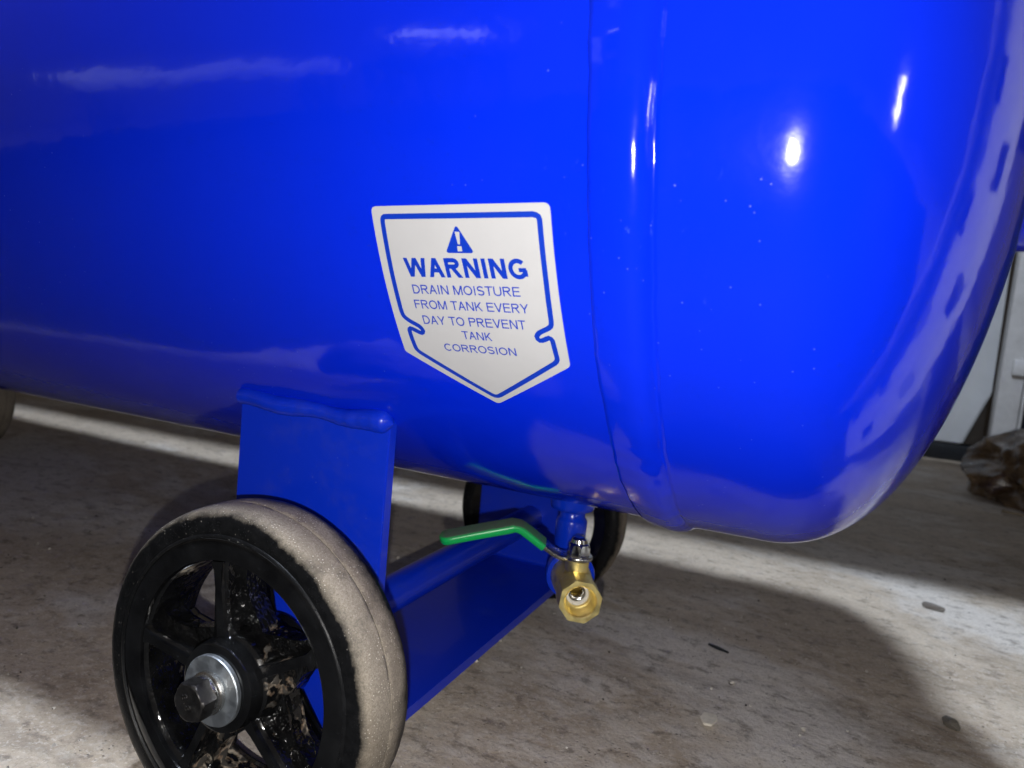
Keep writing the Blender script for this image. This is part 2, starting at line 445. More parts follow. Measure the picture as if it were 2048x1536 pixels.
def glyph(c, t):
    """outlines of plain sans-serif capitals, cap height 1; t = half the stroke"""
    out = []
    def Pl(pts, closed=False):
        m = len(pts); pr = []
        for i in range(m):
            a = Vector(pts[(i-1) % m] if closed else pts[max(i-1, 0)]); b = Vector(pts[(i+1) % m] if closed else pts[min(i+1, m-1)])
            d = (b-a).normalized(); nr = Vector((-d.y, d.x)); p = Vector(pts[i])
            k = 1.0
            if 0 < i < m-1 or closed:
                d1 = (p-a).normalized(); k = 1/max(.6, d1.dot(d))
            pr.append((p+nr*t*k, p-nr*t*k))
        if closed: pr.append(pr[0])
        out.append(pr)
    def Dg(x0, y0, x1, y1, w=1.0):
        d = Vector((x1-x0, y1-y0)).normalized(); hx = t*w/abs(d.y)
        out.append([(Vector((x0-hx, y0)), Vector((x0+hx, y0))), (Vector((x1-hx, y1)), Vector((x1+hx, y1)))])
    def Hb(y, x0, x1): out.append([(Vector((x0, y+t*.92)), Vector((x0, y-t*.92))), (Vector((x1, y+t*.92)), Vector((x1, y-t*.92)))])
    T = t*.92; L = .08+t
    if c == 'A': Dg(.03+t, 0, .465, 1); Dg(.90-t, 0, .465, 1); Hb(.36, .2, .73); w = .93
    elif c == 'C': Pl(ell(.51, .5, .46-t, .5-T, 42, 318, 28)); w = 1.0
    elif c == 'G': Pl(ell(.53, .5, .48-t, .5-T, 45, 330, 28)); Hb(.45, .56, .99-t*.4); Dg(.99-t, .13, .99-t, .45); w = 1.08
    elif c == 'D': Dg(L, 0, L, 1); Pl([(L, 1-T), (.40, 1-T)]+ell(.42, .5, .51-t, .5-T, 88, -88, 20)+[(.40, T), (L, T)]); w = 1.0
    elif c in 'EF':
        Dg(L, 0, L, 1); Hb(1-T, L, .84 if c == 'E' else .80); Hb(.53, L, .80 if c == 'E' else .72)
        if c == 'E': Hb(T, L, .86)
        w = .92 if c == 'E' else .84
    elif c == 'I': Dg(.2, 0, .2, 1); w = .40
    elif c == 'K': Dg(L, 0, L, 1); Dg(L+.02, .33, .80-t*.5, 1); Dg(.36+t*.5, .56, .87-t*.4, 0); w = .93
    elif c == 'M': Dg(L, 0, L, 1); Dg(1.08-t, 0, 1.08-t, 1); Dg(L+.02, 1, .58, 0); Dg(1.06-t, 1, .58, 0); w = 1.16
    elif c == 'N': Dg(L, 0, L, 1); Dg(.92-t, 0, .92-t, 1); Dg(L+.01, 1, .91-t, 0); w = 1.0
    elif c == 'O': Pl(ell(.54, .5, .49-t, .5-T, 0, 348, 29), True); w = 1.08
    elif c in 'PR':
        Dg(L, 0, L, 1); Pl([(L, 1-T), (.55, 1-T)]+ell(.57, .735, .31-t, .265-T, 88, -88, 14)+[(.55, .47+T), (L, .47+T)])
        if c == 'R': Dg(.50, .5, .90-t*.6, 0)
        w = .93 if c == 'P' else 1.0
    elif c == 'S':
        Pl(ell(.465, .735, .37-t, .265-T, 20, 180, 14)+[(.12+t, .66), (.22, .575), (.465, .515), (.70, .455), (.85-t, .37)]+ell(.465, .275, .385-t, .275-T, 0, -160, 14)); w = .93
    elif c == 'T': Dg(.425, 0, .425, 1); Hb(1-T, .02, .83); w = .85
    elif c == 'U': Pl([(L, 1), (L, .4)]+ell(.5, .36, .42-t, .36-T, 180, 360, 20)+[(.92-t, .4), (.92-t, 1)]); w = 1.0
    elif c == 'V': Dg(.02+t, 1, .465, 0); Dg(.91-t, 1, .465, 0); w = .93
    elif c == 'W': Dg(.03+t, 1, .34, 0); Dg(.66, 1, .34, 0); Dg(.66, 1, .98, 0); Dg(1.29-t, 1, .98, 0); w = 1.32
    elif c == 'Y': Dg(.465, 0, .465, .45); Dg(.02+t, 1, .465, .40); Dg(.91-t, 1, .465, .40); w = .93
    else: w = .42
    return w, out
def lay(body, bl, br, tl, weight, lift=.00037):
    t = .069+weight; x = 0; strips = []
    for c in body:
        w, out = glyph(c, t)
        strips += [[(a+Vector((x, 0)), b+Vector((x, 0))) for a, b in st_] for st_ in out]
        x += w
    X0 = min(p.x for st_ in strips for q in st_ for p in q); X1 = max(p.x for st_ in strips for q in st_ for p in q)
    bl, br, tl = Vector(bl), Vector(br), Vector(tl); bm = bmesh.new()
    for i, st_ in enumerate(strips):
        lf_ = lift+.000014*(i % 4)
        row = []
        for q in st_:
            v = [bl+(br-bl)*((p.x-X0)/(X1-X0))+(tl-bl)*p.y for p in q]
            row.append([bm.verts.new(on_tank(p.x, p.y, lf_)) for p in v])
        for k in range(len(row)-1): bm.faces.new((row[k][0], row[k][1], row[k+1][1], row[k+1][0]))
    return obj('lettering', bm, M_INK, STK, smooth=False)
lay('WARNING', (74.9, -225.7), (122.6, -227.5), (74.3, -232.7), .042)
lay('DRAIN MOISTURE', (76.0, -219.2), (118.8, -221.0), (75.9, -222.7), 0)
lay('FROM TANK EVERY', (75.4, -213.2), (121.2, -214.9), (75.3, -216.7), 0)
lay('DAY TO PREVENT', (77.4, -206.8), (119.2, -208.4), (77.3, -210.4), 0)
lay('TANK', (92.8, -201.8), (105.0, -202.2), (92.7, -205.2), 0)
lay('CORROSION', (83.7, -195.5), (113.6, -196.7), (83.6, -198.8), 0)

# ------------------------------------------------------------------ U-shaped wheel brackets, weld beads, axle tube
XB0, XB1 = -.0486, .0406; YL = .137; YR = .150; ZP = .0366; TH = .006
def bracket(x):
    bm = bmesh.new()
    prof = [(-YL, .196), (-YL, ZP-TH+.004)]
    def arc(cy, cz, r, a0, a1, n=6): return [(cy+r*math.cos(math.radians(a0+(a1-a0)*k/n)), cz+r*math.sin(math.radians(a0+(a1-a0)*k/n))) for k in range(n+1)]
    z0 = ZP-TH
    o1 = arc(-YL+.009, z0+.009, .009, 180, 270); o2 = arc(YR-.009, z0+.009, .009, 270, 360)
    i2 = arc(YR-TH-.003, ZP+.003, .003, 360, 270); i1 = arc(-YL+TH+.003, ZP+.003, .003, 270, 180)
    pts = [(-YL, .192)]+o1+o2+[(YR, .202), (YR-TH, .197)]+i2+i1+[(-YL+TH, .187)]
    extrude_poly(bm, pts, (XB0, XB1), lambda p, h: Vector((h, p[0], p[1])))
    es = [e for e in bm.edges if abs(e.verts[0].co.x-e.verts[1].co.x) < 1e-6]
    bmesh.ops.bevel(bm, geom=es, offset=.0007, segments=2, affect='EDGES')
    b = obj('wheel_bracket', bm, M_BRK, TANK, sharp=35, loc=(x, 0, 0))
    for side in (-1, 1):
        bm = bmesh.new(); nseg = 90; path = []; sec = [(math.cos(2*PI*k/20), math.sin(2*PI*k/20)) for k in range(20)]
        for i in range(nseg+1):
            t = i/nseg; xx = XB0+.0014+(XB1-XB0+.0008)*t
            ybase = side*((YL if side < 0 else YR)+.0006+.0004*math.sin(t*9))
            zt = H-math.sqrt(R*R-ybase*ybase)
            path.append((xx, ybase, zt-.0028-.0016*t+.0007*math.sin(t*14+1)))
        def sc(i):
            t = i/nseg
            q = noise.noise(Vector((t*5, side*3, 0)))*.0009+noise.noise(Vector((t*16, side*3, 4)))*.00025
            r = .0041+.0008*t+.0012*math.exp(-((t-.93)/.07)**2)*.35+q-.0010*math.exp(-((t-.62)/.09)**2)
            e = min(1, max(0.02, math.sin(min(1, (1-t)/.055)*PI/2)))
            s0 = 1
            return (r*e*s0, (r*1.0)*e*s0)
        sweep(bm, path, sec, scale=sc)
        for v in bm.verts:
            v.co += Vector((0, side, -.3))*(noise.noise(v.co*300)*.00016+noise.noise(v.co*90)*.0005)
        wb = obj('weld_bead', bm, M_BRK, b, sharp=60)
    return b
bracket(0.0); bracket(-.855)
for x in (0.0, -.855):
    bm = bmesh.new()
    lathe(bm, (x, -.156, .075), (0, 1, 0), [(0, 0), (.0095, 0), (.0105, .001), (.0105, .311), (.0095, .312), (0, .312)], 48)
    obj('axle_tube', bm, M_BRK, TANK, sharp=40)

# ------------------------------------------------------------------ wheels
YW = .17038
def wheel_meshes():
    ms = {}
    # iron centre : rim ring, web with five arms, ribs, hub.  Local frame: axis = Y, outside = -Y
    bm = bmesh.new()
    lathe(bm, (0, 0, 0), (0, 1, 0), [(.0620, -.0150), (.0612, -.0154), (.0540, -.0152), (.0524, -.0147), (.0519, -.0135), (.0508, -.003), (.0508, .003), (.0519, .0135), (.0530, .0150), (.0620, .0150)], 120, closed=True)
    # hub
    lathe(bm, (0, 0, 0), (0, 1, 0), [(.0, -.0196), (.0175, -.0196), (.0188, -.0190), (.0193, -.0178), (.0200, -.010), (.0222, -.0045), (.0222, .0045), (.0200, .010), (.0193, .0178), (.0175, .0196), (0, .0196)], 60)
    A0 = 100
    # web : a hub plate and five arms, built from strips so that the windows stay open
    half = [(.0275, .0105), (.0300, .0088), (.0330, .0074), (.0375, .0064), (.0420, .0062), (.0465, .0066), (.0500, .0078), (.0525, .0100)]
    NA, NW = 28, 8
    def hw(a):
        for q in range(len(half)-1):
            if half[q][0] <= a <= half[q+1][0]:
                t = (a-half[q][0])/(half[q+1][0]-half[q][0]); return half[q][1]*(1-t)+half[q+1][1]*t
        return half[-1][1]
    def wv_(x, z, s):
        n_ = noise.noise(Vector((x*70, z*70, s*3.)))*.0012+noise.noise(Vector((x*190, z*190, s*5.)))*.0006
        return Vector((x, s*(.0045+n_), z))
    rim_pts = []
    for s in (-1, 1):
        loop = []
        for k in range(5):
            c = math.radians(A0+72*k); g_ = []
            for ia in range(NA+1):
                a = .0275+.025*ia/NA; row = []
                for iw in range(NW+1):
                    w = hw(a)*(2*iw/NW-1); row.append(bm.verts.new(wv_(a*math.cos(c)-w*math.sin(c), a*math.sin(c)+w*math.cos(c), s)))
                g_.append(row)
            for ia in range(NA):
                for iw in range(NW): bm.faces.new((g_[ia][iw], g_[ia][iw+1], g_[ia+1][iw+1], g_[ia+1][iw]))
            edge = [r_[0] for r_ in g_[::-1]]+g_[0][1:-1]+[r_[-1] for r_ in g_]
            loop.append((g_, edge))
        inner = []
        for k in range(5):
            inner += loop[k][0][0]
            cm = math.radians(A0+72*k+36); inner.append(bm.verts.new(wv_(.0240*math.cos(cm), .0240*math.sin(cm), s)))
        cen = [bm.verts.new((v.co.x*.55, s*.0048, v.co.z*.55)) for v in inner]
        for q in range(len(inner)):
            q2 = (q+1) % len(inner); bm.faces.new((inner[q], inner[q2], cen[q2], cen[q]))
        rim_pts.append(([loop[k][0] for k in range(5)], inner))
    F_, B_ = rim_pts
    for k in range(5):
        for e in (0, -1):
            for ia in range(NA):
                bm.faces.new((F_[0][k][ia][e], F_[0][k][ia+1][e], B_[0][k][ia+1][e], B_[0][k][ia][e]))
        st0 = k*(NW+2)+NW
        for q in (st0, st0+1):
            q2 = (q+1) % len(F_[1]); bm.faces.new((F_[1][q], F_[1][q2], B_[1][q2], B_[1][q]))
    for k in range(5):
        c = math.radians(A0+72*k)
        M = Matrix.Rotation(-c, 4, 'Y')
        for s in (-1, 1):
            # rib: taller at the hub, flared at both roots
            sec = [(.0165, .0046), (.0195, .0028), (.024, .0022), (.040, .0021), (.048, .0024), (.0515, .0040)]
            ol = [(a, -w) for a, w in sec]+[(a, w) for a, w in sec[::-1]]
            A = []; B = []
            for a, w in ol:
                A.append(bm.verts.new(M @ Vector((a, s*.0035, w*1.15))))
                B.append(bm.verts.new(M @ Vector((a, s*(.0150-.0010*(a-.0165)/.035), w*.9))))
            nn_ = len(ol)
            bm.faces.new(A); bm.faces.new(B)
            for i in range(nn_): bm.faces.new((A[i], B[i], B[(i+1) % nn_], A[(i+1) % nn_]))
    bmesh.ops.triangulate(bm, faces=[f for f in bm.faces if len(f.verts) > 4])
    ms['wheel'] = (bm, M_IRON, 30)
    bm = bmesh.new()
    tp = [(.0600, -.0130), (.0618, -.0150), (.0624, -.0158), (.0631, -.0157), (.0636, -.0149), (.0655, -.0151), (.0692, -.0150), (.0712, -.0144), (.0726, -.0131), (.0735, -.0112), (.0741, -.0085), (.07445, -.0055),
          (.07462, -.0030), (.07466, -.0017), (.07435, -.00145), (.07435, -.00125), (.07466, -.0010), (.0747, .002), (.0746, .006), (.0743, .0095), (.0735, .0125), (.0712, .0147), (.0640, .0150), (.0600, .0130)]
    def tj(k, t, r, s):
        q = Vector((math.cos(t)*4, math.sin(t)*4, k*.4))
        return r+(noise.noise(q*3)*.00007+noise.noise(q*9)*.00008 if k > 6 else 0), s+(noise.noise(q*2)*.0001 if k > 5 else 0)
    lathe(bm, (0, 0, 0), (0, 1, 0), tp, 360, closed=True, jit=tj)
    ms['tyre'] = (bm, M_TYRE, 50)
    bm = bmesh.new()
    lathe(bm, (0, 0, 0), (0, 1, 0), [(.006, -.0197), (.0146, -.0197), (.0149, -.0200), (.0150, -.0217), (.0147, -.0222), (.006, -.0223)], 64, closed=True)
    ms['washer'] = (bm, M_ZINC, 30)
    bm = bmesh.new()
    lathe(bm, (0, 0, 0), (0, 1, 0), [(.005, -.0223), (.0086, -.0223), (.0090, -.0228), (.0090, -.0243), (.0086, -.0248), (.0080, -.0251), (.0080, -.0259), (.0077, -.0266), (.005, -.0266)], 48, closed=True)
    ms['spring_washer'] = (bm, M_COLLAR, 30)
    bm = bmesh.new()
    # bolt head: hexagon with a turned chamfer
    rings = []
    nseg = 72
    for (yy, cap) in ((-.0262, .0083), (-.0267, .0088), (-.0315, .0088), (-.0324, .0083), (-.0330, .0077), (-.0333, .0071), (-.0334, .0001)):
        ring = []
        for i in range(nseg):
            t = 2*PI*i/nseg; ap = .0074/math.cos(((t+PI/6+.35) % (PI/3))-PI/6)
            rr = min(ap, cap); ring.append(bm.verts.new((rr*math.cos(t), yy, rr*math.sin(t))))
        rings.append(ring)
    for k in range(len(rings)-1):
        for i in range(nseg): bm.faces.new((rings[k][i], rings[k][(i+1) % nseg], rings[k+1][(i+1) % nseg], rings[k+1][i]))
    ms['bolt_head'] = (bm, M_BOLT, 24)
    return ms
first = {}
ms = wheel_meshes()
wroot = obj('wheel', ms['wheel'][0], M_IRON, TANK, sharp=ms['wheel'][2])
kids = [obj(k, *ms[k][:2], wroot, sharp=ms[k][2]) for k in ('tyre', 'washer', 'spring_washer', 'bolt_head')]
# raised grade mark on the bolt head
bm = text_bm('8.8', .0)
r_ = bmesh.ops.extrude_face_region(bm, geom=bm.faces[:])
for v in [g for g in r_['geom'] if isinstance(g, bmesh.types.BMVert)]: v.co.z = 1
a_ = math.radians(-62)
for v in bm.verts:
    q = Vector(((v.co.x-.5)*.0072, (v.co.y-.5)*.0034)); z = v.co.z
    v.co = Vector((q.x*math.cos(a_)-q.y*math.sin(a_)-.0008, -.0333-.00035*z, q.x*math.sin(a_)+q.y*math.cos(a_)))
kids.append(obj('grade_mark', bm, M_BOLT, wroot, smooth=False))
wroot.location = (0, -YW, .075)
for (x, y) in ((0, YW), (-.855, -YW), (-.855, YW)):
    c = wroot.copy(); COL.objects.link(c); c.parent = TANK; c.location = (x, y, .075)
    c.rotation_euler = (0, random.uniform(0, 1.2), 0 if y < 0 else PI)
    for k in kids:
        d = k.copy(); COL.objects.link(d); d.parent = c

# ------------------------------------------------------------------ drain: weld socket, elbow, brass ball valve
EX, EY, EZ = .0800, .0130, .0880
u = Vector((.466, -.885, 0)).normalized(); pv = Vector((-.885, -.466, 0)).normalized()
E0 = Vector((EX, EY, EZ))
bm = bmesh.new()
lathe(bm, (EX-.0005, EY, .145), (0, 0, -1), [(.0, .0), (.0146, .0), (.0150, .004), (.0142, .007), (.0138, .010), (.0140, .0165), (.0134, .0188), (.0110, .0200), (0, .0200)], 64)
DR = obj('drain_socket', bm, M_FIT, TANK, sharp=50)
bm = bmesh.new()
lathe(bm, (EX, EY, .1255), (0, 0, -1), [(.0080, .0), (.0080, .0045), (.0092, .0060), (.0097, .0075), (.0097, .0200), (.0092, .0230), (.0100, .0260), (.0108, .0320), (.0110, .0400), (.0090, .0460), (.0, .0485)], 64)
obj_ = lathe(bm, E0, u, [(.0, -.0115), (.006, -.0108), (.0100, -.0070), (.0112, .0), (.0122, .003), (.0142, .0055), (.0149, .0075), (.0150, .0150), (.0146, .0160), (.0122, .0162), (.0112, .0120), (0, .0120)], 64)
for v in bm.verts: v.co += v.co.normalized()*noise.noise(v.co*220)*.00025
EL = obj('drain_elbow', bm, M_FIT, DR, sharp=45)
# valve body
bm = bmesh.new()
thread = []
d0 = .0562
for k in range(9):
    thread += [(.0086, d0-.0012-k*.0012), (.0081, d0-.0018-k*.0012)]
n8 = 96
def octj(k, t, r, s):
    if 5 <= k <= 9:
        ap = .0114/math.cos(((t+PI/8+.12) % (PI/4))-PI/8)
        return min(ap, r), s
    return r, s
prof = [(.0090, .012), (.0117, .0125), (.0121, .0200), (.0116, .0270), (.0113, .0385), (.0115, .0405), (.0128, .0412), (.0129, .0545), (.0127, .0556), (.0122, .0562)]
prof += [(.0093, .0562), (.0088, .0557)]+thread+[(.0076, .0445), (.0060, .0445), (.0060, .0180), (.0, .0180)]
lathe(bm, E0, u, prof, n8, jit=octj)
st = E0+u*.034
lathe(bm, st, (0, 0, 1), [(.0040, .0075), (.0080, .0075), (.0078, .0085), (.0068, .0105), (.0067, .0165), (.0062, .0172), (.0, .0172)], 48)
VB = obj('drain_valve', bm, M_BRASS, TANK, sharp=24)
tag(VB, 'brass ball valve at the tank bottom, open mouth facing out')
bm = bmesh.new(); lathe(bm, E0, u, [(.0060, .0420), (.0066, .0447), (.0062, .0452), (.0056, .0454), (.0051, .0450), (.0048, .0425)], 48, closed=True)
obj('valve_seat', bm, M_PTFE, VB, sharp=50)
bm = bmesh.new()
pb = [(.0059*math.sin(math.radians(a)), .0385+.0059*math.cos(math.radians(a))) for a in range(40, 141, 5)]
lathe(bm, E0, u, pb+[(pb[0][0], pb[-1][1])] if False else pb, 48, closed=True)
obj('valve_ball', bm, M_STEEL, VB)
bm = bmesh.new()
def hexj(k, t, r, s):
    if k <= 4:
        ap = .0060/math.cos(((t+PI/6) % (PI/3))-PI/6); return min(ap, r), s
    return r, s
lathe(bm, st, (0, 0, 1), [(.0, .0196), (.0064, .0196), (.0069, .0202), (.0069, .0248), (.0060, .0262), (.0050, .0270), (.0044, .0290), (.0030, .0302), (.0, .0305)], 72, jit=hexj)
obj('lever_nut', bm, M_CHROME, VB, sharp=28)
# steel lever: ring round the stem and a bent strip
bm = bmesh.new()
lathe(bm, st, (0, 0, 1), [(.0030, .0174), (.0082, .0174), (.0085, .0178), (.0085, .0192), (.0082, .0196), (.0030, .0196)], 48, closed=True)
lp = [st+pv*b+Vector((0, 0, z-EZ)) for b, z in ((.004, .1065), (.0090, .1065), (.0130, .1078), (.0214, .1128), (.0345, .1214), (.0385, .1222), (.060, .1166), (.078, .1117))]
sweep(bm, smooth_path(lp, 5), rrect(.0100, .0024, .0005, 2), up=Vector((.05, -.14, 1)))
LV = obj('lever', bm, M_STEEL, VB, sharp=40)
bm = bmesh.new()
lp2 = smooth_path([st+pv*b+Vector((0, 0, z-EZ)) for b, z in ((.0205, .1122), (.0300, .1186), (.0345, .1213), (.0385, .1221), (.0430, .1210), (.060, .1166), (.0805, .1110))], 7)
nl2 = len(lp2)
def gs(i):
    d = (lp2[-1]-lp2[i]).length; e = math.sqrt(max(.02, 1-max(0, 1-d/.0045)**2))
    w = 1+.10*min(1, i/nl2); return (w*e, (1+.12*(i > nl2*.5))*(.55+.45*e))
sweep(bm, lp2, rrect(.0118, .0046, .0018, 5), up=Vector((.06, -.15, 1)), scale=gs)
tag(obj('lever_sleeve', bm, M_GREEN, VB, sharp=50), 'green vinyl sleeve on the valve lever')

# ================================================================== things behind and around
M_UP = plain('white_upright_paint', (.80, .80, .82), .5, .2, 40, .9)
M_WHITE = plain('white_enamel', (.52, .54, .56), .45, .12, 9, .86)
M_OLDW = plain('scuffed_white_paint', (.60, .60, .60), .55, .35, 40, .80)
M_BLACK = plain('black_plastic', (.006, .009, .013), .5)
M_DBLUE = plain('dark_blue_plastic', (.004, .012, .03), .45)
M_DWOOD = plain('dark_stained_wood', (.035, .027, .02), .7, .4, 40)
M_WOOD = plain('pale_timber', (.36, .30, .22), .6, .4, 30)
cab = empty('white_cabinet', (.30, 1.64, 0))
tag(cab, 'white metal cabinet on a black plinth, at the far right behind the tank', 'cabinet')
bm = bmesh.new()
extrude_poly(bm, [(-.9, .042), (.232, .042), (.278, .175), (.278, 1.5), (-.9, 1.5)], (0, .5), lambda p, h: Vector((p[0], h, p[1])))
bmesh.ops.bevel(bm, geom=bm.edges[:], offset=.004, segments=2, affect='EDGES')
obj('side_panel', bm, M_WHITE, cab, sharp=30)
bm = bmesh.new(); box(bm, -.9, .262, -.006, .44, 0, .040, .003); obj('plinth', bm, M_BLACK, cab, sharp=30)
bm = bmesh.new(); box(bm, .05, .275, .012, .48, .043, 1.2, .002)
w = obj('dark_end_board', bm, M_DWOOD, cab, sharp=30)
bm = bmesh.new(); vs_ = box(bm, -.0235, .0235, -.012, .03, 0, 1.5, .003)
post = obj('white_post', bm, M_OLDW, loc=(.5985, 1.585, 0), sharp=30)
post.rotation_euler = (0, .012, 0)
tag(post, 'scuffed narrow white post standing beside the white cabinet, behind the crumpled brown bag', 'post')
bm = bmesh.new(); box(bm, .0250, .0310, -.016, .026, .0, 1.4, .001); obj('edge_strip', bm, M_OLDW, post, sharp=30)
bm = bmesh.new(); box(bm, -.004, .022, -.022, -.011, .225, .262, .004, 2); obj('hinge_stub', bm, M_OLDW, post, sharp=30)
bm = bmesh.new(); box(bm, 0, .45, 0, .4, 0, .75, .015, 3)
for v in bm.verts:
    v.co.x += (v.co.z-.4)*.03
o = obj('blue_bin', bm, M_DBLUE, loc=(.645, 1.66, 0), sharp=40)
bm = bmesh.new(); box(bm, -.012, .462, -.012, .412, .75, .775, .006); obj('lid', bm, M_DBLUE, o, sharp=30)
tag(o, 'dark blue plastic bin at the right edge, beyond the white post', 'bin')

# crumpled brown bag
bm = bmesh.new()
bmesh.ops.create_icosphere(bm, subdivisions=6, radius=1)
for v in bm.verts:
    d = v.co.copy()
    rg = 0; f = 1.1; am = .40
    for k in range(4):
        rg += am*(1-2.2*abs(noise.noise(d*f+Vector((k*3.1, 1.7, .4))))); f *= 1.8; am *= .42
    q = d*(.74+.42*rg)
    v.co = Vector((q.x*.185, q.y*.165, max(0, q.z*.105+.045)))
mb = N('brown_crumpled_plastic'); a = mb.noise(22, 5, .7); b = mb.noise(60, 4, .7)
mb.set(Base_Color=mb.mix(mb.ramp(a, .40, .62), (.06, .036, .02), (.24, .165, .09)), Roughness=mb.ramp(b, .3, .7, .10, .35), Normal=mb.bump(b, .25, .004), Specular_IOR_Level=.6)
bag = obj('crumpled_bag', bm, mb.m, loc=(.640, 1.14, 0), sharp=30)
tag(bag, 'crumpled glossy brown plastic bag on the floor at the right edge', 'bag')

# small litter on the floor
def chip(name, pts, h, mat, loc, rot, label, cat, rough=.12):
    bm = bmesh.new()
    extrude_poly(bm, pts, (0, h), lambda p, hh: Vector((p[0], p[1], hh)))
    bmesh.ops.bevel(bm, geom=bm.edges[:], offset=h*.25, segments=2, affect='EDGES')
    for v in bm.verts: v.co += Vector((noise.noise(v.co*400), noise.noise(v.co*400+Vector((9, 0, 0))), noise.noise(v.co*300)))*h*rough
    o = obj(name, bm, mat, loc=loc, sharp=30); o.rotation_euler = (0, 0, rot)
    return tag(o, label, cat)
M_CHIP = plain('pale_chip', (.85, .80, .68), .7, .3, 300)
M_GREY = plain('grey_bark', (.22, .20, .18), .8, .8, 300)
M_STONE = plain('dark_wet_stone', (.16, .145, .12), .4, .9, 300)
M_RUST = plain('orange_dry_leaf', (.38, .17, .05), .6, .3, 200)
chip('paint_chip', [(-.0045, .006), (.0030, .0072), (.0052, .001), (.0035, -.0070), (-.0010, -.0085), (-.0050, -.002)], .0014, M_CHIP, (.1722, .0445, .0014), -.1,
     'pale cream six-sided chip lying on the concrete below the tank end', 'chip')
chip('bark_piece', [(-.0105, .001), (-.007, .0036), (-.002, .0030), (.005, .0034), (.0105, .0008), (.0080, -.0030), (.001, -.0024), (-.006, -.0032)], .0045, M_GREY, (.3325, .379, 0), -.25,
     'flat grey oval piece of bark on the brightly lit strip of floor', 'bark')
chip('twig', [(-.009, .0008), (-.002, .0022), (.009, .0008), (.0085, -.0006), (-.002, -.0010), (-.009, -.0004)], .0016, M_BLACK, (.162, .156, 0), -.35,
     'thin black splinter on the floor in the shadow of the tank', 'splinter')
chip('leaf_scrap', [(-.006, .010), (.010, .014), (.016, -.004), (.002, -.012), (-.008, -.004)], .002, M_RUST, (.436, .462, .001), .3,
     'small orange scrap of leaf at the right edge of the floor', 'leaf')
bm = bmesh.new(); bmesh.ops.create_icosphere(bm, subdivisions=4, radius=1)
for v in bm.verts:
    d = v.co.copy(); k = 1+.35*noise.noise(d*1.3)+.16*noise.noise(d*4)
    v.co = Vector((d.x*.0044*k, d.y*.0058*k, d.z*.0034*k+.0015))
o = obj('dark_stone', bm, M_STONE, loc=(.3155, .134, 0)); o.rotation_euler = (0, 0, .5)
tag(o, 'small dark glinting stone on the floor near the bottom right corner', 'stone')
bm = bmesh.new()
sweep(bm, smooth_path([(.50, .985, .004), (.56, .955, .005), (.62, .93, .004)], 4), [(.004*math.cos(a), .003*math.sin(a)) for a in [k*PI/3 for k in range(6)]])
tag(obj('thin_stick', bm, M_WOOD), 'thin pale stick lying on the floor in front of the brown bag', 'stick')

# loose grit
bm = bmesh.new()
for k in range(3600):
    x = random.uniform(-.5, .62); y = random.uniform(-.3, .95) if k % 3 else random.uniform(-.25, .3)
    s = .00036*random.lognormvariate(0, .62)
    c = Vector((x, y, floor_z(x, y)+s*.4)); q = Matrix.Rotation(random.uniform(0, 6.28), 3, Vector((random.random(), random.random(), random.random()+.01)).normalized())
    P = [c+q @ Vector(p)*s*random.uniform(.7, 1.3) for p in ((1.3, 0, 0), (-1.3, 0, 0), (0, 1, 0), (0, -1, 0), (0, 0, .8), (0, 0, -.8))]
    V = [bm.verts.new(p) for p in P]
    for f in ((0, 2, 4), (2, 1, 4), (1, 3, 4), (3, 0, 4), (2, 0, 5), (1, 2, 5), (3, 1, 5), (0, 3, 5)): bm.faces.new([V[i] for i in f])
mg = N('sand_grit'); g = mg.n('ShaderNodeTexVoronoi', Vector=mg.co(), Scale=300.0).outputs['Color']
mg.set(Base_Color=mg.mix(mg.ramp(g, .3, .75), (.05, .042, .035), (.62, .58, .52)), Roughness=.5)
tag(obj('loose_grit', bm, mg.m, smooth=False), 'fine pale and dark grit scattered over the concrete floor', 'grit', kind='stuff')

# ------------------------------------------------------------------ just outside the frame, unseen, there for reflections and shadow
# added unseen table behind and over the tank: its shade ends the bright strip
wb = empty('shade_table', (0, .5, 0)); wb.rotation_euler = (0, 0, .035)
tag(wb, 'plain wooden table added unseen behind the tank to shade the floor', 'shade_table')
bm = bmesh.new(); box(bm, -2.4, 1.5, -.292, .55, .60, .635, .004); obj('shade_board', bm, M_DWOOD, wb, sharp=30)
for x in (-2.3, 1.4):
    for y in (-.05, .34):
        bm = bmesh.new(); box(bm, x-.03, x+.03, y-.03, y+.03, 0, .60, .003); obj('leg', bm, M_DWOOD, wb, sharp=30)
# white slotted steel upright right of the tank end
bm = bmesh.new()
PW, PH, TT = .088, 1.30, .002
def upright():
    xsl = [-.044, -.027, -.011, .012, .028, .044]      # two columns of slots
    zs = [0.0]; pitch = .070; z = .02
    rows_ = []
    k = 0
    while z < PH-.1:
        rows_.append((z, z+.028, 1 if k % 2 == 0 else 3)); z += .040; k += 1
    cuts = sorted({0.0, PH}|{a for r in rows_ for a in r[:2]})
    for i in range(len(cuts)-1):
        z0, z1 = cuts[i], cuts[i+1]
        slot = [r[2] for r in rows_ if abs(r[0]-z0) < 1e-6 and abs(r[1]-z1) < 1e-6]
        sl = slot[0] if slot else None
        for c in range(5):
            if c == sl: continue
            box(bm, xsl[c], xsl[c+1], -TT/2, TT/2, z0, z1)
upright()
bmesh.ops.remove_doubles(bm, verts=bm.verts[:], dist=1e-5)
box(bm, -.044, -.042, TT/2, .05, 0, PH)
up_ = obj('slotted_upright', bm, M_UP, smooth=False, loc=(.386, -.064, 0))
up_.rotation_euler = (0, 0, math.radians(126))
tag(up_, 'white slotted steel shelf upright standing right of the tank end', 'shelf upright')
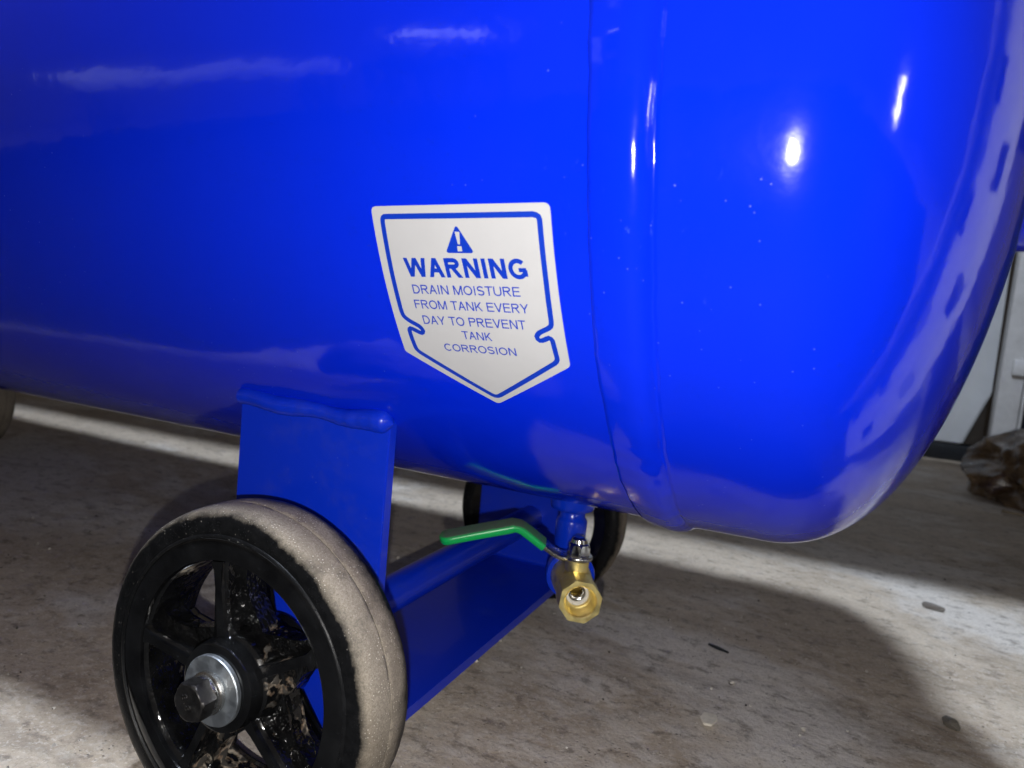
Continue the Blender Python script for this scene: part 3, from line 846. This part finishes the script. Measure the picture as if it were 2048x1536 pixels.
# overhead lamp fitting
lf = empty('ceiling_lamp', (.08, -.53, 2.62)); tag(lf, 'white dish lamp hanging over the tank', 'lamp')
bm = bmesh.new(); lathe(bm, (0, 0, 0), (0, 0, -1), [(.03, 0), (.05, .01), (.14, .05), (.142, .053), (.045, .02), (.0, .02)], 48); obj('lamp_shade', bm, M_OLDW, lf, sharp=40)
bm = bmesh.new(); lathe(bm, (0, 0, 0), (0, 0, 1), [(0, 0), (.03, 0), (.03, .03), (.004, .04), (.004, .6), (0, .6)], 16); obj('cord', bm, M_BLACK, lf, sharp=40)
bm = bmesh.new(); extrude_poly(bm, [(-.71, -.165), (-.71, -.21), (-2.6, -.21), (-2.6, -3.4), (1.9, -3.4), (1.9, .0), (.345, .0), (.10, -.10), (-.10, -.235), (-.17, -.205), (-.26, -.165)], (.0015, .010), lambda p, h: Vector((p[0], p[1], h)))  # added unseen dark sheet, stops the lit floor mirroring in the tank paint
tag(obj('reflection_blocker', bm, plain('dark_blocker_sheet', (.018, .017, .016), .8, .5, 60), sharp=30), 'large dark sheet added unseen in front of the tank to hide the lit floor from its paint', 'mat')
# added unseen bench, glowing bar and panel, mirrored as pale marks in the paint
bn = empty('streak_bench', (-1.6, -1.7, 0)); bn.rotation_euler = (0, 0, math.radians(-50)); tag(bn, 'low bench with a white painted seat, added unseen to be mirrored in the tank', 'bench')
bm = bmesh.new(); box(bm, -.35, .40, -.15, .15, .42, .49, .004); obj('seat_board', bm, M_UP, bn, sharp=30)
for x in (-.28, .33):
    bm = bmesh.new(); box(bm, x-.02, x+.02, -.13, .13, 0, .44, .003); obj('leg', bm, M_DWOOD, bn, sharp=30)
def lit(name, st):
    q = N(name); q.set(Base_Color=(.7, .7, .7), Emission_Color=(.86, .92, 1.0), Emission_Strength=st); return q.m
bt = empty('streak_glow', (-1.6, -1.7, .49)); bt.rotation_euler = (0, 0, math.radians(-50)); tag(bt, 'dim glowing bar added unseen on the white bench, mirrored as a streak in the tank', 'lamp')  # added glow for the long pale streak mirrored in the shell
bm = bmesh.new(); box(bm, -.42, .42, -.13, -.07, 0, .03, .004); obj('housing', bm, M_OLDW, bt, sharp=30)
bm = bmesh.new(); box(bm, -.40, .40, .078, .118, .005, .055, .010, 3); obj('glow_bar', bm, lit('dim_glow', 0.5), bt, sharp=30)
bm = bmesh.new(); box(bm, -.42, .42, -.07, .078, 0, .02, .002); obj('base_plate', bm, M_OLDW, bt, sharp=30)
wl = empty('glow_panel', (-.66, -1.50, .44)); wl.rotation_euler = (0, 0, math.radians(-28)); tag(wl, 'small glowing panel added unseen on a stool, mirrored as pale patches in the tank', 'lamp')  # added glowing panel for the pale patches mirrored in the shell
bm = bmesh.new(); box(bm, -.13, .13, -.03, .018, .07, .19, .006); obj('housing', bm, M_BLACK, wl, sharp=30)
bm = bmesh.new(); box(bm, -.11, .02, .019, .024, .10, .145, .002); box(bm, .035, .11, .019, .024, .095, .15, .002); obj('lit_panel', bm, lit('panel_glow', 3.5), wl, sharp=30)
bm = bmesh.new(); box(bm, -.08, .08, -.05, .05, 0, .012, .003); box(bm, -.01, .01, -.01, .01, .012, .072, .002); obj('stand', bm, M_BLACK, wl, sharp=30)
stl = empty('stool', (-.66, -1.50, 0)); tag(stl, 'dark wooden stool added unseen under the small glowing panel', 'stool')  # added only to hold up the glowing panel
bm = bmesh.new(); lathe(bm, (0, 0, .41), (0, 0, 1), [(0, 0), (.16, 0), (.165, .004), (.165, .026), (.16, .03), (0, .03)], 48); obj('seat', bm, M_DWOOD, stl, sharp=30)
for k in range(4):
    bm = bmesh.new(); a = PI/4+k*PI/2; sweep(bm, [(.16*math.cos(a), .16*math.sin(a), 0), (.12*math.cos(a), .12*math.sin(a), .41)], rrect(.03, .03, .004, 2), up=Vector((1, 0, 0))); obj('leg', bm, M_DWOOD, stl, sharp=30)
# small lit torch standing right of the camera, the second glint on the end cap
tr = empty('led_torch', (1.30, -.72, 0)); tag(tr, 'small lit LED torch standing upright on the floor to the right', 'torch')
bm = bmesh.new(); lathe(bm, (0, 0, 0), (0, 0, 1), [(0, 0), (.05, 0), (.05, .02), (.014, .03), (.014, .20), (0, .20)], 32); obj('stand', bm, M_BLACK, tr, sharp=30)
bm = bmesh.new(); lathe(bm, (0, 0, .2), (0, 0, 1), [(0, 0), (.012, 0), (.013, .005), (.013, .13), (.010, .135), (0, .135)], 32)
mt_ = N('lit_led_tube'); mt_.set(Base_Color=(.8, .8, .8), Emission_Color=(.95, .97, 1.0), Emission_Strength=90.0); obj('tube', bm, mt_.m, tr, sharp=30)
